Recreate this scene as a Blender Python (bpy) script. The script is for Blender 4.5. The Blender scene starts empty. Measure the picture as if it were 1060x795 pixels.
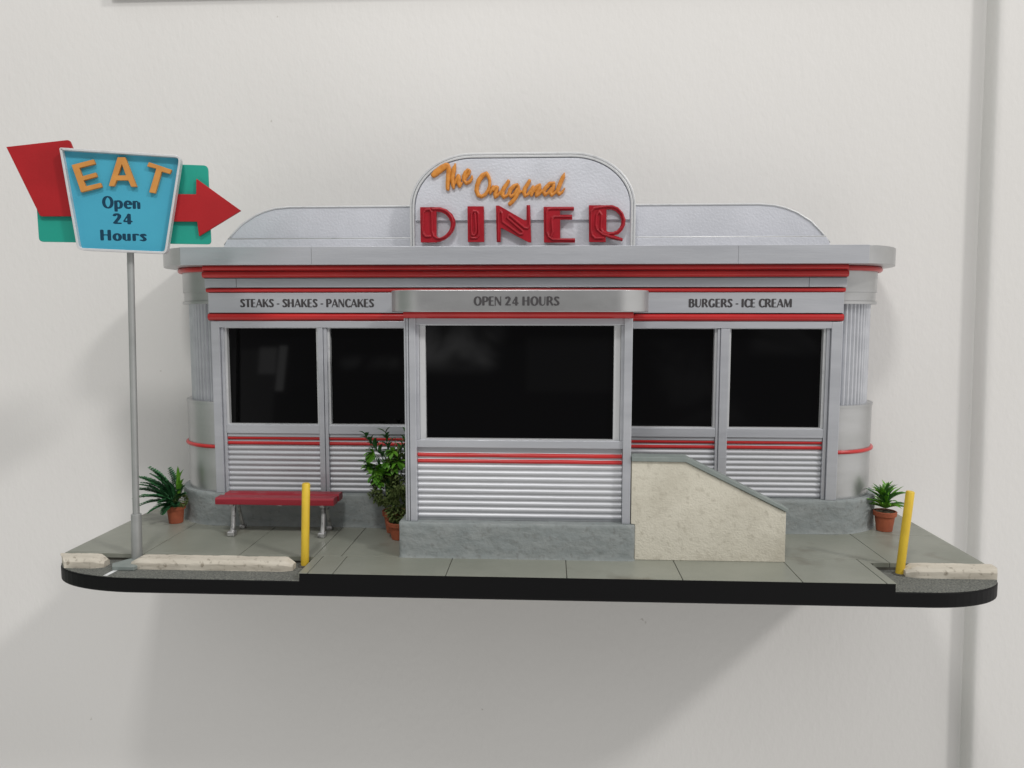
import bpy, bmesh, math, random, json
import numpy as np
from mathutils import Vector, Matrix, noise
random.seed(7)
S = 0.01                      # everything below is written in centimetres
scene = bpy.context.scene
COL = scene.collection
PI = math.pi

# ------------------------------------------------------------------ materials
def mat(name, col, rough=0.5, metal=0.0, col2=None, vscale=60, vstretch=(1, 1, 1), lo=0.35, hi=0.65,
        bump=0.0, bscale=300, bstretch=(1, 1, 1), detail=4, coat=0.0, rvar=0.0, col3=None, s3=400, lo3=.6, hi3=.7,
        spec=0.5, bump2=0.0, b2scale=50):
    m = bpy.data.materials.new(name); m.use_nodes = True
    nt = m.node_tree; N = nt.nodes; L = nt.links
    p = N['Principled BSDF']
    p.inputs['Base Color'].default_value = (*col, 1)
    p.inputs['Roughness'].default_value = rough
    p.inputs['Metallic'].default_value = metal
    p.inputs['Coat Weight'].default_value = coat
    p.inputs['Coat Roughness'].default_value = 0.15
    p.inputs['Specular IOR Level'].default_value = spec
    tc = N.new('ShaderNodeTexCoord')
    def nz(scale, stretch, det=detail):
        mp = N.new('ShaderNodeMapping'); mp.inputs['Scale'].default_value = stretch
        L.new(tc.outputs['Object'], mp.inputs['Vector'])
        n = N.new('ShaderNodeTexNoise'); n.inputs['Scale'].default_value = scale; n.inputs['Detail'].default_value = det
        L.new(mp.outputs[0], n.inputs['Vector']); return n
    out = None
    if col2:
        n = nz(vscale, vstretch); r = N.new('ShaderNodeMapRange')
        r.inputs[1].default_value = lo; r.inputs[2].default_value = hi
        L.new(n.outputs[0], r.inputs[0])
        mx = N.new('ShaderNodeMix'); mx.data_type = 'RGBA'
        L.new(r.outputs[0], mx.inputs[0]); mx.inputs[6].default_value = (*col, 1); mx.inputs[7].default_value = (*col2, 1)
        out = mx.outputs[2]
    if col3:
        n = nz(s3, (1, 1, 1), 6); r = N.new('ShaderNodeMapRange')
        r.inputs[1].default_value = lo3; r.inputs[2].default_value = hi3
        L.new(n.outputs[0], r.inputs[0])
        mx = N.new('ShaderNodeMix'); mx.data_type = 'RGBA'
        L.new(r.outputs[0], mx.inputs[0])
        if out: L.new(out, mx.inputs[6])
        else: mx.inputs[6].default_value = (*col, 1)
        mx.inputs[7].default_value = (*col3, 1); out = mx.outputs[2]
    if out: L.new(out, p.inputs['Base Color'])
    if rvar:
        n = nz(vscale * 1.7, vstretch); r = N.new('ShaderNodeMapRange')
        r.inputs[3].default_value = max(0, rough - rvar); r.inputs[4].default_value = min(1, rough + rvar)
        L.new(n.outputs[0], r.inputs[0]); L.new(r.outputs[0], p.inputs['Roughness'])
    if bump or bump2:
        n = nz(bscale, bstretch); b = N.new('ShaderNodeBump'); b.inputs['Distance'].default_value = 0.0005
        b.inputs['Strength'].default_value = bump; L.new(n.outputs[0], b.inputs['Height'])
        last = b
        if bump2:
            n2 = nz(b2scale, (1, 1, 1)); b2 = N.new('ShaderNodeBump'); b2.inputs['Distance'].default_value = 0.002
            b2.inputs['Strength'].default_value = bump2; L.new(n2.outputs[0], b2.inputs['Height'])
            L.new(b.outputs[0], b2.inputs['Normal']); last = b2
        L.new(last.outputs[0], p.inputs['Normal'])
    return m

M = {}
M['silver'] = mat('silver_paint', (.55, .565, .60), .38, .5, col2=(.48, .495, .53), vscale=90, vstretch=(.12, 1, 1), bump=.22, bscale=900, bstretch=(.1, 1, 1), rvar=.08)
M['silver_board'] = mat('silver_paint_rough', (.62, .635, .69), .45, .3, col2=(.57, .585, .635), vscale=40, bump=.45, bscale=620)
M['silver_round'] = mat('silver_paint_round', (.50, .505, .51), .34, .8, col2=(.43, .435, .435), vscale=60, vstretch=(.3, .3, 1), bump=.12, bscale=500, rvar=.08)
M['ribbed'] = mat('ribbed_silver', (.51, .52, .545), .45, .4, col2=(.46, .47, .495), vscale=90, vstretch=(.12, 1, 1), bump=.15, bscale=900, bstretch=(.1, 1, 1))
M['silver_edge'] = mat('silver_edge', (.60, .61, .62), .42, .35, col2=(.42, .43, .44), vscale=150, lo=.58, hi=.85, bump=.2, bscale=500)
M['old_silver'] = mat('worn_silver', (.5, .5, .5), .35, .7, col2=(.12, .12, .12), vscale=260, lo=.5, hi=.7, bump=.6, bscale=400)
M['groove'] = mat('groove_dark', (.06, .06, .065), .7)
M['red'] = mat('red_paint', (.52, .022, .022), .28, 0, col2=(.42, .014, .016), vscale=80, vstretch=(.2, 1, 1), bump=.12, bscale=500, bstretch=(.2, 1, 1))
M['red_letter'] = mat('red_letter', (.34, .010, .02), .35, 0, col2=(.28, .008, .016), vscale=120, bump=.2, bscale=500, spec=.35)
M['red_arrow'] = mat('red_arrow', (.35, .010, .014), .5, 0, col2=(.29, .008, .011), vscale=30, bump=.15, bscale=600, spec=.3)
M['bench_red'] = mat('bench_red', (.28, .014, .028), .4, 0, col2=(.24, .012, .022), vscale=120, vstretch=(.15, 1, 1), bump=.3, bscale=500, bstretch=(.2, 1, 1))
M['orange'] = mat('orange_paint', (.62, .25, .035), .5, 0, col2=(.50, .18, .02), vscale=350, bump=.5, bscale=500)
M['orange_flat'] = mat('orange_flat', (.52, .23, .045), .6, 0, col2=(.45, .19, .035), vscale=120, bump=.1, bscale=600)
M['ink'] = mat('dark_ink', (.065, .062, .065), .8, spec=.1)
M['ink_blue'] = mat('navy_ink', (.012, .045, .08), .85, spec=.08)
M['blue'] = mat('sign_blue', (.05, .33, .46), .42, 0, col2=(.045, .30, .43), vscale=25, bump=.15, bscale=350)
M['teal'] = mat('sign_teal', (.002, .27, .20), .5, 0, col2=(.004, .25, .19), vscale=30, bump=.1, bscale=400)
M['black'] = mat('black_board', (.0035, .0035, .004), .5, 0, bump=.08, bscale=300, spec=.14)
M['glass'] = mat('black_glass', (.001, .001, .0013), .03, 0, spec=.2)
M['concrete'] = mat('foundation_concrete', (.225, .25, .25), .8, 0, col2=(.262, .283, .28), vscale=160, vstretch=(.5, 1, 1), col3=(.19, .20, .195), s3=300, lo3=.56, hi3=.75, bump=1.0, bscale=330, bstretch=(.5, 1, 1), bump2=.8, b2scale=90)
M['cap'] = mat('cap_concrete', (.185, .215, .205), .65, 0, col2=(.235, .265, .25), vscale=70, bump=.25, bscale=300)
M['stucco'] = mat('cream_stucco', (.60, .57, .48), .85, 0, col2=(.47, .44, .36), vscale=32, lo=.45, hi=.78, col3=(.40, .37, .30), s3=300, lo3=.54, hi3=.85, bump=.7, bscale=900, bump2=.2, b2scale=120)
M['pave'] = mat('pavement_grey', (.20, .21, .175), .38, 0, col2=(.26, .268, .228), vscale=16, lo=.35, hi=.7, col3=(.14, .13, .10), s3=30, lo3=.58, hi3=.75, bump=.12, bscale=300, rvar=.12)
M['joint'] = mat('joint_dark', (.075, .072, .06), .9)
M['asphalt'] = mat('asphalt', (.085, .09, .083), .85, 0, col2=(.16, .165, .148), vscale=900, lo=.42, hi=.62, col3=(.22, .22, .19), s3=1300, lo3=.58, hi3=.68, bump=.8, bscale=900)
M['block'] = mat('block_wood', (.58, .54, .46), .8, 0, col2=(.45, .41, .34), vscale=170, vstretch=(.15, 1, 1.5), col3=(.17, .14, .10), s3=300, lo3=.58, hi3=.78, bump=.7, bscale=420, bstretch=(.35, 1, 1), bump2=.25, b2scale=110)
M['yellow'] = mat('bollard_yellow', (.72, .50, .035), .5, 0, col2=(.60, .40, .03), vscale=160, vstretch=(1, 1, .4), bump=.35, bscale=400)
M['white'] = mat('white_paint', (.72, .74, .75), .6, 0, col2=(.55, .56, .56), vscale=200)
M['terracotta'] = mat('terracotta', (.37, .095, .04), .75, 0, col2=(.28, .07, .032), vscale=130, bump=.4, bscale=300)
M['fern'] = mat('fern_green', (.022, .10, .038), .5, 0, col2=(.045, .17, .06), vscale=200)
M['lime'] = mat('lime_leaf', (.14, .34, .03), .45, 0, col2=(.09, .25, .02), vscale=200)
M['leaf'] = mat('leaf_green', (.07, .24, .02), .4, 0, col2=(.15, .36, .03), vscale=160)
M['leaf_dark'] = mat('leaf_dark', (.022, .09, .022), .45, 0, col2=(.045, .15, .03), vscale=160)
M['olive'] = mat('olive_moss', (.08, .12, .03), .8, 0, col2=(.14, .18, .05), vscale=400)
M['soil'] = mat('soil', (.05, .035, .02), .9, 0, col2=(.12, .10, .07), vscale=500, bump=1, bscale=500)
M['wall'] = mat('wall_paint', (.675, .664, .648), .6, 0, col2=(.705, .695, .68), vscale=3, col3=(.52, .50, .47), s3=95, lo3=.755, hi3=.78, bump=.45, bscale=240, bstretch=(1, 1, .65), bump2=.12, b2scale=30, detail=3)
M['wall_side'] = M['wall']
M['ledge'] = mat('ledge_grey', (.22, .21, .21), .7)
M['pole'] = mat('pole_grey', (.34, .35, .345), .42, .3, col2=(.29, .30, .295), vscale=60, bump=.15, bscale=400)

# ------------------------------------------------------------------ object helpers
def root_matrix(o):
    while o.parent: o = o.parent
    return Matrix.Translation(o.location) @ o.rotation_euler.to_matrix().to_4x4()
def props(o, label=None, cat=None, group=None, kind=None):
    if label: o['label'] = label
    if cat: o['category'] = cat
    if group: o['group'] = group
    if kind: o['kind'] = kind
    return o
def thing(name, label, cat, loc=(0, 0, 0), rz=0, group=None):
    o = bpy.data.objects.new(name, None); COL.objects.link(o)
    o.empty_display_size = .01
    o.location = Vector(loc) * S; o.rotation_euler = (0, 0, rz)
    return props(o, label, cat, group)
def obj(name, bm, m, parent=None, smooth=False, bevel=0, origin=None, seg=2):
    me = bpy.data.meshes.new(name)
    bm.normal_update()
    for v in bm.verts: v.co *= S
    o = bpy.data.objects.new(name, me); COL.objects.link(o)
    if parent is not None:
        inv = root_matrix(parent).inverted()
        for v in bm.verts: v.co = inv @ v.co
        o.parent = parent
    elif origin is not None:
        og = Vector(origin) * S
        for v in bm.verts: v.co -= og
        o.location = og
    bm.to_mesh(me); bm.free()
    me.materials.append(M[m] if isinstance(m, str) else m)
    if smooth:
        for p in me.polygons: p.use_smooth = True
        if smooth != 'all':
            me.set_sharp_from_angle(angle=math.radians(smooth if smooth is not True else 40))
    if bevel:
        b = o.modifiers.new('bevel', 'BEVEL'); b.width = bevel * S; b.segments = seg; b.limit_method = 'ANGLE'; b.angle_limit = math.radians(35)
    return o
BM = bmesh.new
def box(bm, x0, x1, y0, y1, z0, z1):
    vs = [bm.verts.new((x, y, z)) for z in (z0, z1) for y in (y0, y1) for x in (x0, x1)]
    for f in ((0, 2, 3, 1), (4, 5, 7, 6), (0, 1, 5, 4), (2, 6, 7, 3), (0, 4, 6, 2), (1, 3, 7, 5)):
        bm.faces.new([vs[i] for i in f])
    return bm
def prism_plan(bm, pts, z0, z1):       # plan outline (x,y), extruded in z
    a = [bm.verts.new((x, y, z0)) for x, y in pts]; b = [bm.verts.new((x, y, z1)) for x, y in pts]
    n = len(pts)
    fs = [bm.faces.new(a[::-1]), bm.faces.new(b)]
    for i in range(n): fs.append(bm.faces.new((a[i], a[(i + 1) % n], b[(i + 1) % n], b[i])))
    bmesh.ops.recalc_face_normals(bm, faces=fs)
    return bm
def prism_front(bm, pts, y0, y1):      # elevation outline (x,z), extruded in y
    a = [bm.verts.new((x, y0, z)) for x, z in pts]; b = [bm.verts.new((x, y1, z)) for x, z in pts]
    n = len(pts)
    fs = [bm.faces.new(a), bm.faces.new(b[::-1])]
    for i in range(n): fs.append(bm.faces.new((a[i], b[i], b[(i + 1) % n], a[(i + 1) % n])))
    bmesh.ops.recalc_face_normals(bm, faces=fs)
    return bm
def ring_front(bm, outer, inner, y0, y1, closed=True):
    n = len(outer)
    V = [[bm.verts.new((x, y, z)) for x, z in P] for P, y in ((outer, y0), (inner, y0), (outer, y1), (inner, y1))]
    fs = []
    for i in range(n if closed else n - 1):
        j = (i + 1) % n
        fs += [bm.faces.new((V[0][i], V[0][j], V[1][j], V[1][i])), bm.faces.new((V[2][i], V[3][i], V[3][j], V[2][j])),
               bm.faces.new((V[0][i], V[2][i], V[2][j], V[0][j])), bm.faces.new((V[1][i], V[1][j], V[3][j], V[3][i]))]
    if not closed:
        for i in (0, n - 1): fs.append(bm.faces.new((V[0][i], V[1][i], V[3][i], V[2][i])))
    bmesh.ops.recalc_face_normals(bm, faces=fs)
    return bm
def tube(bm, pts, rad, n=12, cap=True, sq=False):
    P = [Vector(p) for p in pts]
    R = rad if isinstance(rad, (list, tuple)) else [rad] * len(P)
    rings = []; up = None
    for i, p in enumerate(P):
        t = (P[min(i + 1, len(P) - 1)] - P[max(i - 1, 0)]).normalized()
        if up is None: up = Vector((0, 0, 1)) if abs(t.z) < .9 else Vector((1, 0, 0))
        a = t.cross(up).normalized(); b = a.cross(t).normalized(); up = b
        rings.append([bm.verts.new(p + (a * math.cos(2 * PI * k / n) + b * math.sin(2 * PI * k / n)) * R[i]) for k in range(n)])
    fs = []
    for i in range(len(P) - 1):
        for k in range(n): fs.append(bm.faces.new((rings[i][k], rings[i][(k + 1) % n], rings[i + 1][(k + 1) % n], rings[i + 1][k])))
    if cap: fs += [bm.faces.new(rings[0][::-1]), bm.faces.new(rings[-1])]
    bmesh.ops.recalc_face_normals(bm, faces=fs)
    return bm
def lathe(bm, prof, c=(0, 0, 0), n=32):
    rings = []
    for r, z in prof:
        rings.append([bm.verts.new((c[0] + max(r, .001) * math.cos(2 * PI * k / n), c[1] + max(r, .001) * math.sin(2 * PI * k / n), c[2] + z)) for k in range(n)])
    fs = []
    for i in range(len(rings) - 1):
        for k in range(n): fs.append(bm.faces.new((rings[i][k], rings[i][(k + 1) % n], rings[i + 1][(k + 1) % n], rings[i + 1][k])))
    fs += [bm.faces.new(rings[0]), bm.faces.new(rings[-1])]
    bmesh.ops.recalc_face_normals(bm, faces=fs)
    return bm
def sweep_profile_x(bm, prof, x0, x1, nx=1, wob=0):     # profile (y,z) swept along x
    cols = []
    for i in range(nx + 1):
        x = x0 + (x1 - x0) * i / nx
        cols.append([bm.verts.new((x, y + wob * noise.noise((x * .35, z * 2, 0)), z + wob * noise.noise((x * .5, z * 3, 5)))) for y, z in prof])
    for i in range(nx):
        for k in range(len(prof) - 1):
            bm.faces.new((cols[i][k], cols[i + 1][k], cols[i + 1][k + 1], cols[i][k + 1]))
    for c in (cols[0], cols[-1]):
        try: bm.faces.new(c)
        except Exception: pass
    bmesh.ops.recalc_face_normals(bm, faces=bm.faces[:])
    return bm
def halfround(x0, x1, yb, zc, rz, ry, nx=40, wob=.012):
    prof = [(yb, zc - rz)] + [(yb - ry * math.sin(PI * k / 10), zc - rz * math.cos(PI * k / 10)) for k in range(1, 10)] + [(yb, zc + rz)]
    return sweep_profile_x(BM(), prof, x0, x1, nx, wob)
def copy_tree(o, parent=None):
    c = o.copy(); COL.objects.link(c)
    if parent is not None: c.parent = parent
    for ch in [x for x in list(COL.objects) if x.parent == o]: copy_tree(ch, c)
    return c

# ------------------------------------------------------------------ outline meshes from a distance field
def seg_d(X, Y, a, b, sx=1.0, sy=1.0, ra=None, rb=None):
    ax, ay = a[0] / sx, a[1] / sy; bx, by = b[0] / sx, b[1] / sy
    px, py = X / sx, Y / sy
    dx, dy = bx - ax, by - ay; L2 = dx * dx + dy * dy + 1e-12
    t = np.clip(((px - ax) * dx + (py - ay) * dy) / L2, 0, 1)
    d = np.hypot(px - ax - t * dx, py - ay - t * dy)
    if ra is None: return d
    return (ra + (rb - ra) * t) - d            # positive inside
def poly_sd(X, Y, P):
    ins = np.zeros(X.shape, bool); d = np.full(X.shape, 1e9); n = len(P)
    for i in range(n):
        a, b = P[i], P[(i + 1) % n]
        d = np.minimum(d, seg_d(X, Y, a, b))
        c = (a[1] > Y) != (b[1] > Y)
        with np.errstate(divide='ignore', invalid='ignore'):
            xx = (b[0] - a[0]) * (Y - a[1]) / (b[1] - a[1] + 1e-15) + a[0]
        ins ^= c & (X < xx)
    return np.where(ins, d, -d)
def field_mesh(bm, fun, bbox, step, place):
    """fun(X,Y)->(sd,h); place(x,z,h)->(x,y,z); outline at sd=0, height h above the backing."""
    nx = int((bbox[2] - bbox[0]) / step) + 2; ny = int((bbox[3] - bbox[1]) / step) + 2
    xs = bbox[0] + np.arange(nx) * step; ys = bbox[1] + np.arange(ny) * step
    X, Y = np.meshgrid(xs, ys, indexing='ij'); D, H = fun(X, Y)
    cache = {}
    def corner(i, j):
        k = (i, j)
        if k not in cache: cache[k] = (bm.verts.new(place(xs[i], ys[j], H[i, j])), None)
        return cache[k]
    def cross(i, j, i2, j2):
        k = (min((i, j), (i2, j2)), max((i, j), (i2, j2)))
        if k not in cache:
            a, b = D[i, j], D[i2, j2]; t = a / (a - b); t = min(max(t, .02), .98)
            x = xs[i] + (xs[i2] - xs[i]) * t; y = ys[j] + (ys[j2] - ys[j]) * t
            h = H[i, j] if a > 0 else H[i2, j2]
            cache[k] = (bm.verts.new(place(x, y, h)), bm.verts.new(place(x, y, 0)))
        return cache[k]
    for i in range(nx - 1):
        for j in range(ny - 1):
            c = [(i, j), (i + 1, j), (i + 1, j + 1), (i, j + 1)]
            ins = [D[a] > 0 for a in c]
            if not any(ins): continue
            poly = []; 
            for q in range(4):
                a, b = c[q], c[(q + 1) % 4]
                if ins[q]: poly.append(corner(*a))
                if ins[q] != ins[(q + 1) % 4]: poly.append(cross(*a, *b))
            if len(poly) < 3: continue
            try: bm.faces.new([p[0] for p in poly])
            except Exception: continue
            n = len(poly)
            for q in range(n):
                a, b = poly[q], poly[(q + 1) % n]
                if a[1] is not None and b[1] is not None:
                    try: bm.faces.new((a[0], a[1], b[1], b[0]))
                    except Exception: pass
    return bm

def ell(cx, cy, rx, ry, a0=0, a1=360, n=20):
    return [(cx + rx * math.cos(math.radians(a0 + (a1 - a0) * k / n)), cy + ry * math.sin(math.radians(a0 + (a1 - a0) * k / n))) for k in range(n + 1)]
# stroke letterforms: N = broad nib, t = hairline, k = heavy diagonal ; (strokes, advance)
GL = {
 'A': ([('t', [(.05, .03), (.36, .95)]), ('k', [(.38, .9), (.64, .1)]), ('t', [(.16, .3), (.5, .3)])], .76),
 'B': ([('N', [(.14, .06), (.14, .94)]), ('t', [(.14, .96), (.36, .96)]), ('N', ell(.34, .75, .17, .2, 90, -90, 8)), ('N', ell(.36, .29, .2, .25, 90, -90, 8)), ('t', [(.14, .54), (.36, .54)]), ('t', [(.14, .04), (.36, .04)])], .7),
 'C': ([('N', ell(.42, .5, .28, .46, 48, 312, 20))], .68),
 'E': ([('N', [(.14, .06), (.14, .94)]), ('t', [(.14, .95), (.5, .95)]), ('t', [(.14, .52), (.46, .52)]), ('t', [(.14, .05), (.52, .05)])], .6),
 'G': ([('N', ell(.42, .5, .28, .46, 48, 312, 20)), ('N', [(.62, .12), (.62, .42)])], .78),
 'H': ([('N', [(.14, .06), (.14, .94)]), ('N', [(.62, .06), (.62, .94)]), ('t', [(.14, .52), (.62, .52)])], .8),
 'I': ([('N', [(.14, .06), (.14, .94)])], .3),
 'K': ([('N', [(.14, .06), (.14, .94)]), ('t', [(.24, .45), (.6, .95)]), ('k', [(.33, .56), (.6, .1)])], .72),
 'M': ([('t', [(.08, .03), (.12, .95)]), ('k', [(.18, .88), (.42, .12)]), ('t', [(.44, .1), (.7, .95)]), ('N', [(.76, .06), (.76, .94)])], .94),
 'N': ([('t', [(.08, .03), (.08, .95)]), ('k', [(.16, .88), (.56, .12)]), ('t', [(.62, .05), (.62, .97)])], .74),
 'O': ([('N', ell(.42, .5, .29, .46, 0, 360, 28))], .84),
 'P': ([('N', [(.14, .06), (.14, .94)]), ('t', [(.14, .96), (.36, .96)]), ('N', ell(.34, .7, .2, .26, 90, -90, 8)), ('t', [(.14, .44), (.36, .44)])], .64),
 'R': ([('N', [(.14, .06), (.14, .94)]), ('t', [(.14, .96), (.36, .96)]), ('N', ell(.34, .73, .19, .23, 90, -90, 8)), ('t', [(.14, .5), (.36, .5)]), ('k', [(.4, .46), (.6, .1)])], .72),
 'S': ([('N', [(.48, .82), (.4, .94), (.24, .94), (.15, .8), (.17, .66), (.42, .42), (.48, .26), (.4, .08), (.22, .05), (.1, .18)])], .6),
 'T': ([('N', [(.32, .06), (.32, .94)]), ('t', [(.05, .95), (.59, .95)])], .64),
 'U': ([('N', [(.14, .94), (.14, .3), (.2, .1)]), ('t', [(.2, .1), (.34, .04), (.5, .08), (.6, .25), (.62, .95)])], .74),
 '2': ([('N', [(.12, .78), (.18, .92), (.32, .95), (.46, .82), (.44, .62), (.3, .38), (.12, .1)]), ('q', [(.14, .09), (.54, .09)])], .7),
 '4': ([('t', [(.4, .95), (.06, .3)]), ('q', [(.08, .27), (.6, .27)]), ('N', [(.42, .92), (.42, .06)])], .7),
 '-': ([('q', [(.08, .4), (.28, .4)])], .36), ' ': ([], .3),
 'p': ([('N', [(.14, .62), (.14, -.2)]), ('N', ell(.34, .34, .19, .3, 120, -120, 14))], .66),
 'e': ([('N', ell(.34, .34, .2, .3, 5, 310, 18)), ('t', [(.16, .37), (.52, .37)])], .64),
 'n': ([('N', [(.14, .62), (.14, .06)]), ('t', [(.14, .52), (.28, .64), (.4, .6)]), ('N', [(.46, .52), (.46, .06)])], .66),
 'o': ([('N', ell(.34, .34, .2, .3, 0, 360, 20))], .66),
 'u': ([('N', [(.14, .62), (.14, .16)]), ('t', [(.14, .14), (.24, .05), (.4, .1)]), ('N', [(.46, .62), (.46, .06)])], .66),
 'r': ([('N', [(.14, .62), (.14, .06)]), ('t', [(.14, .5), (.26, .64), (.4, .62)]), ('N', [(.38, .58), (.4, .56)])], .5),
 's': ([('N', [(.38, .54), (.3, .64), (.18, .62), (.13, .5), (.34, .26), (.36, .14), (.26, .04), (.1, .1)])], .5),
}
def text_mesh(bm, txt, x0, x1, zb, cap, place, heavy=1.0, th=.015, step=None):
    tot = sum(GL[c][1] for c in txt); sx = (x1 - x0) / (tot * cap)
    nib = {'N': (.115 * heavy, .05 * heavy), 't': (.045 * heavy, .045 * heavy), 'k': (.1 * heavy, .085 * heavy), 'q': (.06 * heavy, .06 * heavy)}
    x = x0; step = step or cap / 20
    for ch in txt:
        st, adv = GL[ch]
        if st:
            def fun(X, Y, x=x, st=st):
                D = np.full(X.shape, -9.)
                U = (X - x) / (cap * sx); V = (Y - zb) / cap
                for kind, pts in st:
                    nx_, ny_ = nib[kind]
                    for a, b in zip(pts[:-1], pts[1:]):
                        D = np.maximum(D, 1 - seg_d(U, V, a, b, nx_, ny_))
                return D * cap * .05, np.full(X.shape, th)
            field_mesh(bm, fun, (x - .1 * cap, zb - .32 * cap, x + adv * cap * sx + .1 * cap, zb + 1.1 * cap), step, place)
        x += adv * cap * sx
    return bm

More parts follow.
